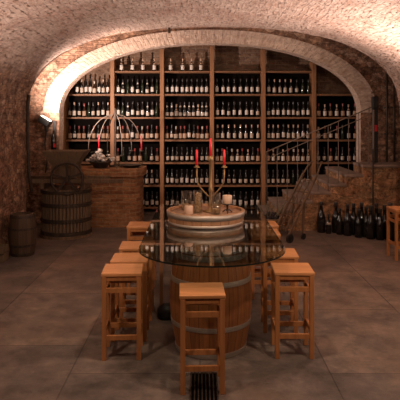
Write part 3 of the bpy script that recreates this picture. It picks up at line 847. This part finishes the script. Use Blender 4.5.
# ------------------------------------------------------------------ flood lamp, conduit, extinguisher-like hanging bottle on the pier
fl = thing('flood_lamp', 'small black flood lamp tilted upward on the left arch pier', 'lamp', (-2.90, 10.84, 1.92))
bm = nb(); box(bm, -.02, .02, -.05, .10, -.16, .0); obj('bracket', bm, M['lampmetal'], fl)
bm = nb(); box(bm, -.11, .11, -.08, .08, -.06, .06, .01)
bmesh.ops.rotate(bm, verts=bm.verts, cent=(0, 0, 0), matrix=Matrix.Rotation(math.radians(32), 3, 'Y'))
bmesh.ops.translate(bm, verts=bm.verts, vec=(.0, -.12, .02)); h = obj('housing', bm, M['lampmetal'], fl)
bm = nb(); box(bm, -.10, .10, -.07, .07, .062, .07)
bmesh.ops.rotate(bm, verts=bm.verts, cent=(0, 0, 0), matrix=Matrix.Rotation(math.radians(32), 3, 'Y'))
bmesh.ops.translate(bm, verts=bm.verts, vec=(.0, -.12, .02)); tag(obj('lamp_glass', bm, M['glow'], h), 'glowing lamp face', None)
bm = nb(); tube(bm, [(0, 0, -.16), (-.03, .02, -.4), (.02, .0, -.75), (-.02, .02, -.95)], .014, 6); obj('cable', bm, M['black'], fl)
cn = nb(); tube(cn, [(.02, 0, 2.38), (0, 0, 2.2), (.0, 0, 1.6), (.02, 0, 1.1), (.06, 0, .8)], .028, 8)
tag(obj('conduit_pipe', cn, M['iron'], None, (-2.815, 9.40, 0), 0, True), 'dark vertical conduit pipe at the left wall corner', 'pipe')
eb = thing('hanging_bottle_rack', 'dark narrow bottle holder with a red-tagged bottle hanging on the left arch pier', 'bottle holder', (-2.76, 10.893, 1.35))
bm = nb(); box(bm, -.03, .03, .0, .03, .05, .60, .005); obj('back_plate', bm, M['black'], eb)
bm = nb(); lathe(bm, [(0, .05), (.045, .05), (.048, .06), (.048, .26), (.02, .34), (.016, .42), (0, .42)], 14, 0, -.055); o = obj('bottle', bm, M['b_dark'], eb, smooth=True)
bm = nb(); box(bm, .01, .05, -.112, -.104, .10, .17); o2 = obj('tag', bm, M['red'], o); o2['label'] = 'small red tag'
hk = thing('ceiling_hook', 'small dark metal bracket sticking down from the crown of the vault', 'hook', (-.50, 9.35, 3.40))
bm = nb(); box(bm, -.018, .018, -.02, .02, -.02, .16, .004); obj('bracket', bm, M['iron'], hk)

# ------------------------------------------------------------------ old hand truck and fruit basket
ht = thing('hand_truck', 'old wooden hand truck with slats and dark wheels leaning before the stairs', 'hand truck', (1.50, 9.50, 0), math.radians(38))
for yy in (-.17, .17):
    bm = nb(); bar(bm, (-.26, yy, .08), (.47, yy*.9, 1.04), .032, .032); obj('side_rail', bm, M['trolley'], ht)
    bm = nb(); tube(bm, [(.47, yy*.9, 1.04), (.56, yy*.8, 1.16), (.66, yy*.6, 1.25)], .013, 6); obj('handle', bm, M['trolley'], ht)
for k in range(5):
    t = .14 + k*.19; p = Vector((-.26, 0, .08)).lerp(Vector((.47, 0, 1.04)), t)
    bm = nb(); bar(bm, (p.x, -.165, p.z), (p.x, .165, p.z), .018, .03); obj('slat', bm, M['trolley'], ht)
for yy in (-.06, .06):
    bm = nb(); bar(bm, (-.20, yy, .16), (.42, yy, .975), .016, .016); obj('brace', bm, M['trolley'], ht)
def disc_wheel(name, cx, cy, cz, R_, parent):
    bm = nb(); lathe(bm, [(0, -.012), (R_*.25, -.018), (R_*.3, -.008), (R_*.8, -.008), (R_, -.014), (R_, .014), (R_*.8, .008), (R_*.3, .008), (R_*.25, .018), (0, .012)], 20, cap=False)
    for v in bm.verts:
        x_, y_, z_ = v.co; v.co = Vector((cx+x_, cy+z_, cz+y_))
    bmesh.ops.recalc_face_normals(bm, faces=bm.faces)
    obj(name, bm, M['black'], parent)
for yy in (-.205, .205): disc_wheel('wheel', -.24, yy, .072, .072, ht)
for yy in (-.12, .12):
    bm = nb(); bar(bm, (.20, yy, .685), (.14, yy, .05), .026, .026); obj('prop_leg', bm, M['trolley'], ht)
    disc_wheel('small_wheel', .14, yy*1.25, .05, .05, ht)

bk = thing('fruit_basket', 'wicker basket heaped with dark round fruit beside the foot of the stairs', 'basket', (1.24, 9.99, .0))
bm = nb(); lathe(bm, [(0, 0), (.13, 0), (.16, .10), (.19, .24), (.20, .27), (.185, .27), (.15, .10), (.12, .02), (0, .02)], 26); obj('basket', bm, M['wicker'], bk, smooth=True)
bm = nb()
for i in range(70):
    a = random.uniform(0, 6.28); rr = .18*math.sqrt(random.random())
    sphere(bm, (rr*math.cos(a), rr*math.sin(a), .24 + (.19-rr)*random.uniform(.2, .9)), .028, 2)
o = obj('dark_fruit', bm, M['grape'], bk, smooth=True); o['kind'] = 'stuff'
bm = nb()
for i in range(16):
    a = random.uniform(0, 6.28); tube(bm, [(.1*math.cos(a), .1*math.sin(a), .28), (.17*math.cos(a+.3), .17*math.sin(a+.3), .40), (.24*math.cos(a+.5), .2*math.sin(a+.5), .46+.1*random.random())], .006, 5)
o = obj('dry_twigs', bm, M['leaf'], bk); o['kind'] = 'stuff'

# ------------------------------------------------------------------ table
TX = .10; ZG = .90
def oak_barrel(loc, label, R0=.30, R1=.36, H=.895):
    t = thing('oak_barrel', label, 'barrel', loc, .3, 'barrels carrying the glass table')
    bm = nb(); barrel(bm, R0, R1, H, 52, 16); obj('staves', bm, M['barrel'], t, smooth=False)
    for a, b2 in ((.005, .05), (.235, .275), (.605, .645), (.81, .85), (.862, .892)):
        bm = nb(); k_ = H/.895; hoop(bm, R0, R1, H, a*k_, b2*k_, 56); obj('hoop', bm, M['hoop'], t, smooth=False)
    return t
OB = oak_barrel((.095, 5.05, 0), 'large varnished oak barrel with metal hoops under the front of the glass table')
oak_barrel((.06, 6.0, 0), 'oak barrel hidden behind the front one, carrying the cut-off barrel tub', .31, .355, .822)
tp = thing('glass_table_top', 'long clear glass table top with rounded front lying on the large oak barrel', 'table top', (TX, 4.23, ZG-.002))
pts = []
hw = .615
for k in range(25):
    a = PI + PI*k/24
    pts.append((hw*math.cos(a)*1.0, .62 + .62*math.sin(a)))
for k in range(7):
    a = PI/2*k/6; pts.append((hw-.14 + .14*math.cos(a), 2.92 + .14*math.sin(a)))
for k in range(7):
    a = PI/2 + PI/2*k/6; pts.append((-hw+.14 + .14*math.cos(a), 2.92 + .14*math.sin(a)))
HX, HY, HRR = .06-TX, 6.0-4.23, .412
bm = nb()
outer = pts; n = len(outer)
def ray_hit(a):
    """point of the outline in direction a from the opening's centre"""
    d = (math.cos(a), math.sin(a)); best = None
    for i in range(n):
        p, q = outer[i], outer[(i+1) % n]
        ex, ey = q[0]-p[0], q[1]-p[1]; den = d[0]*ey - d[1]*ex
        if abs(den) < 1e-9: continue
        px_, py_ = p[0]-HX, p[1]-HY
        t = (px_*ey - py_*ex)/den; u = (px_*d[1] - py_*d[0])/den
        if t > 0 and -1e-6 <= u <= 1+1e-6 and (best is None or t < best): best = t
    return (HX + d[0]*best, HY + d[1]*best)
angs = sorted([math.atan2(p[1]-HY, p[0]-HX) for p in outer] + [2*PI*k/64 - PI + .013 for k in range(64)])
A2 = [angs[0]]
for a in angs[1:]:
    if a - A2[-1] > 1e-3: A2.append(a)
m_ = len(A2); G = 0.012
op = [ray_hit(a) for a in A2]; ip = [(HX + HRR*math.cos(a), HY + HRR*math.sin(a)) for a in A2]
ol = [bm.verts.new((x, y, 0)) for x, y in op]; oh = [bm.verts.new((x, y, G)) for x, y in op]
il = [bm.verts.new((x, y, 0)) for x, y in ip]; ih = [bm.verts.new((x, y, G)) for x, y in ip]
for i in range(m_):
    j = (i+1) % m_
    bm.faces.new([ih[i], oh[i], oh[j], ih[j]]).material_index = 0
    bm.faces.new([il[j], ol[j], ol[i], il[i]]).material_index = 0
    bm.faces.new([ol[i], ol[j], oh[j], oh[i]]).material_index = 1
    bm.faces.new([il[j], il[i], ih[i], ih[j]]).material_index = 1
obj('glass_pane', bm, None, tp, mats=[M['tableglass'], M['glassedge']])
# support post with a round black foot
sp = thing('table_post', 'slim wooden post on a round black foot under the left side of the glass', 'table leg', (-.385, 5.75, 0))
bm = nb(); box(bm, -.018, .018, -.018, .018, .12, ZG-.003, .003); obj('post', bm, M['shelf'], sp)
bm = nb(); lathe(bm, [(0, 0), (.075, .0), (.095, .03), (.095, .08), (.07, .13), (.03, .15), (0, .15)], 24, .05, 0); obj('foot', bm, M['black'], sp, smooth=True)

# half barrel on the glass
ZT = .824
hb = thing('half_barrel_tray', 'low cut-off barrel tub with metal hoops rising through the glass table', 'barrel tray', (.06, 6.0, ZT))
Hh = .222; RB, RT = .355, .403
fr = lambda z: RB + (RT-RB)*math.sin(PI/2*z/Hh)
prof = [(0, 0), (RB, 0)] + [(fr(Hh*k/8), Hh*k/8) for k in range(1, 9)] + [(RT-.028, Hh), (RT-.03, Hh-.035), (0, Hh-.035)]
bm = nb(); lathe(bm, prof, 60, uv=True, cap=False); obj('staves', bm, M['tubwood'], hb)
for a, b2 in ((.012, .055), (.082, .118), (.162, .219)):
    bm = nb(); lathe(bm, [(fr(a)-.004, a), (fr(a)+.004, a), (fr(b2)+.004, b2), (fr(b2)-.004, b2)], 60, cap=False); obj('hoop', bm, M['hoop'], hb, smooth=True)
bm = nb(); lathe(bm, [(0, Hh-.034), (RT-.034, Hh-.034), (RT-.034, Hh-.022), (0, Hh-.022)], 48, cap=False); o = obj('cork_bed', bm, M['gravel'], hb, smooth=True); o['kind'] = 'stuff'
ZH = ZT + Hh - .0215
YH = 6.0
def Xp(px, y): return (px-200)*y/575
def Zp(py, y): return HC + (118-py)*y/575

# brass candelabra
cb = thing('brass_candelabra', 'three-armed brass candelabra with red candles standing on the half barrel', 'candelabra', (Xp(210.5, YH), YH, ZH))
zt = lambda py: Zp(py, YH) - ZH
bm = nb(); lathe(bm, [(0, 0), (.085, 0), (.08, .015), (.035, .03), (.02, .05), (.03, .075), (.016, .10), (.014, .20), (.026, .225), (.015, .25), (.013, zt(162)), (.026, zt(160)), (.024, zt(156)), (0, zt(156))], 16); obj('stem', bm, M['brass'], cb, smooth=True)
for sx in (-1, 1):
    ex = sx*.143
    pts = [(0, 0, zt(197.5)), (sx*.03, 0, zt(195.5)), (sx*.07, 0, zt(191.5)), (sx*.115, 0, zt(186.5)), (sx*.137, 0, zt(182.5)), (ex, 0, zt(177)), (ex, 0, zt(168))]
    bm = nb(); tube(bm, pts, .0075, 8); a = obj('arm', bm, M['brass'], cb, smooth=True)
    bm = nb(); lathe(bm, [(0, 0), (.03, .004), (.032, .012), (.016, .016), (.017, .03), (0, .03)], 14, ex, 0, zt(168)); obj('candle_cup', bm, M['brass'], a, smooth=True)
    bm = nb(); lathe(bm, [(0, 0), (.0125, 0), (.0115, zt(150)-zt(166)), (0, zt(150)-zt(166)+.006)], 12, ex, 0, zt(166)); c = obj('candle', bm, M['candle'], cb, smooth=True); c['label'] = 'red candle'
    bm = nb(); lathe(bm, [(.002, 0), (.001, .012)], 6, ex, 0, zt(150)+.004); obj('wick', bm, M['wick'], c)
bm = nb(); lathe(bm, [(0, 0), (.0135, 0), (.0115, zt(138.5)-zt(156)), (0, zt(138.5)-zt(156)+.006)], 12, 0, 0, zt(156)); c = obj('candle', bm, M['candle'], cb, smooth=True); c['label'] = 'red candle'
bm = nb(); lathe(bm, [(.002, 0), (.001, .012)], 6, 0, 0, zt(138.5)+.004); obj('wick', bm, M['wick'], c)

def corks(bm, R_, z0, z1, n, l=.042, r=.011):
    for i in range(n):
        a = random.uniform(0, 6.28); rr = (R_-.024)*math.sqrt(random.random()); z = z0 + .012 + (z1-z0-.02)*(i/n)
        th = random.uniform(0, 6.28); ph = random.uniform(-.4, .4)
        d = Vector((math.cos(th)*math.cos(ph), math.sin(th)*math.cos(ph), math.sin(ph)))*l/2
        c = Vector((rr*math.cos(a), rr*math.sin(a), z)) 
        tube(bm, [c-d*.8, c+d*.8], r, 7)
def jar(name, label, cat, x, y, R_, H_, fill, seed=0, nfill=40, mat='cork'):
    t = thing(name, label, cat, (x, y, ZH))
    bm = nb(); lathe(bm, [(0, 0), (R_*.96, 0), (R_, .008), (R_, H_), (R_-.004, H_), (R_-.005, .01), (0, .01)], 28); obj('glass', bm, M['jarglass'], t, smooth=True)
    if fill:
        bm = nb(); corks(bm, R_-.004, .01, fill, nfill); o = obj('corks', bm, M[mat], t); o['kind'] = 'stuff'
    return t
jar('cork_jar', 'tall glass jar filled with wine corks, left of the brass candelabra', 'jar', Xp(197.8, 5.90), 5.90, .045, .235, .21, 1, 80)
jar('glass_cylinder', 'wide clear glass cylinder with a few corks beside the candelabra foot', 'jar', Xp(215.5, 5.84), 5.84, .052, .215, .06, 2, 14)
jar('dark_jar', 'shaded glass jar standing at the rear left of the half barrel', 'jar', Xp(186.5, 6.1), 6.1, .056, .20, .07, 3, 16)
t = thing('pillar_candle', 'short cream pillar candle on the dark footed stand', 'candle', (Xp(227.4, 5.9), 5.9, ZH+.098))
bm = nb(); lathe(bm, [(0, 0), (.044, 0), (.047, .004), (.047, .082), (.042, .086), (.03, .080), (0, .078)], 24); obj('wax', bm, M['wax'], t, smooth=True)
bm = nb(); lathe(bm, [(.002, .078), (.001, .094)], 6); obj('wick', bm, M['wick'], t)
t = thing('candle_stand', 'dark footed iron stand holding the cream pillar candle on the half barrel', 'candle holder', (Xp(227.4, 5.9), 5.9, ZH))
bm = nb(); lathe(bm, [(0, .088), (.02, .086), (.055, .090), (.058, .097), (0, .097)], 24); obj('dish', bm, M['black'], t, smooth=True)
bm = nb(); lathe(bm, [(0, .02), (.012, .02), (.009, .06), (.016, .088), (0, .088)], 14); obj('stem', bm, M['black'], t, smooth=True)
for k in range(3):
    a = .5+2*PI*k/3
    bm = nb(); tube(bm, [(0, 0, .035), (.03*math.cos(a), .03*math.sin(a), .03), (.055*math.cos(a), .055*math.sin(a), .007)], .006, 6); obj('foot', bm, M['black'], t)
t = thing('wax_block', 'squat cream candle at the left rim of the half barrel', 'candle', (Xp(188.7, 5.82), 5.82, ZH))
bm = nb(); lathe(bm, [(0, 0), (.04, 0), (.044, .008), (.044, .08), (.036, .09), (0, .084)], 20); obj('wax', bm, M['wax'], t, smooth=True)
bm = nb(); lathe(bm, [(.002, .083), (.001, .098)], 6); obj('wick', bm, M['wick'], t)

# ------------------------------------------------------------------ stools
def make_stool(label, loc, rz):
    t = thing('bar_stool', label, 'stool', loc, rz, 'wooden bar stools in the cellar')
    W, D_ = .168, .165; l = .145; lw = .0185
    bm = nb(); box(bm, -W, W, -D_, D_, .690, .72, .007); obj('seat', bm, M['seatwood'], t)
    for sx in (-1, 1):
        for sy in (-1, 1):
            bm = nb(); box(bm, sx*(l-.002)-lw, sx*(l-.002)+lw, sy*l-lw, sy*l+lw, 0, .690, .003); obj('leg', bm, M['stool'], t)
    for sy in (-1, 1):
        for z0, z1, nm in ((.165, .205, 'foot_rail'), (.555, .597, 'upper_rail'), (.655, .690, 'apron')):
            bm = nb(); box(bm, -l+.018, l-.018, sy*l-.011, sy*l+.011, z0, z1, .002); obj(nm, bm, M['stool'], t)
    for sx in (-1, 1):
        for z0, z1, nm in ((.20, .24, 'foot_rail'), (.52, .56, 'upper_rail'), (.655, .690, 'apron')):
            bm = nb(); box(bm, sx*l-.011, sx*l+.011, -l+.018, l-.018, z0, z1, .002); obj(nm, bm, M['stool'], t)
    return t
st0 = make_stool('wooden bar stool directly in front of the large oak barrel', (Xp(201.8, 4.3), 4.315, 0), math.radians(2))
def stool(px, y, rz, label):
    copy_thing(st0, label, (Xp(px, y), y, 0), math.radians(rz))
stool(123, 4.90, 3, 'nearest wooden bar stool on the left of the table')
stool(130.5, 5.30, 1, 'second nearest wooden bar stool on the left of the table')
stool(137, 5.82, 2, 'third wooden bar stool on the left of the table')
stool(142, 6.95, 0, 'farthest wooden bar stool on the left of the table')
stool(292, 4.93, -1, 'nearest wooden bar stool on the right of the table')
stool(279, 5.50, -2, 'second nearest wooden bar stool on the right of the table, half under glass')
stool(264, 6.50, 0, 'third wooden bar stool on the right of the table')
stool(263, 7.00, 2, 'farthest wooden bar stool on the right of the table')
stool(402, 8.22, 4, 'wooden bar stool cut off by the right edge of the photo')

# ------------------------------------------------------------------ floor drain
dr = thing('floor_drain', 'long slotted metal floor drain in front of the oak barrel', 'drain', (.03, 2.8, .001))
bm = nb(); box(bm, -.10, .10, -1.7, 1.70, 0, .003); obj('channel', bm, M['back'], dr)
for i in range(8):
    x = -.097 + i*.194/7
    bm = nb(); box(bm, x-.0045, x+.0045, -1.7, 1.7, .003, .012, .001); obj('bar', bm, M['iron'], dr)
for yy in (-1.7, 1.69):
    bm = nb(); box(bm, -.10, .10, yy, yy+.012, .003, .012); obj('end_bar', bm, M['railiron'], dr)
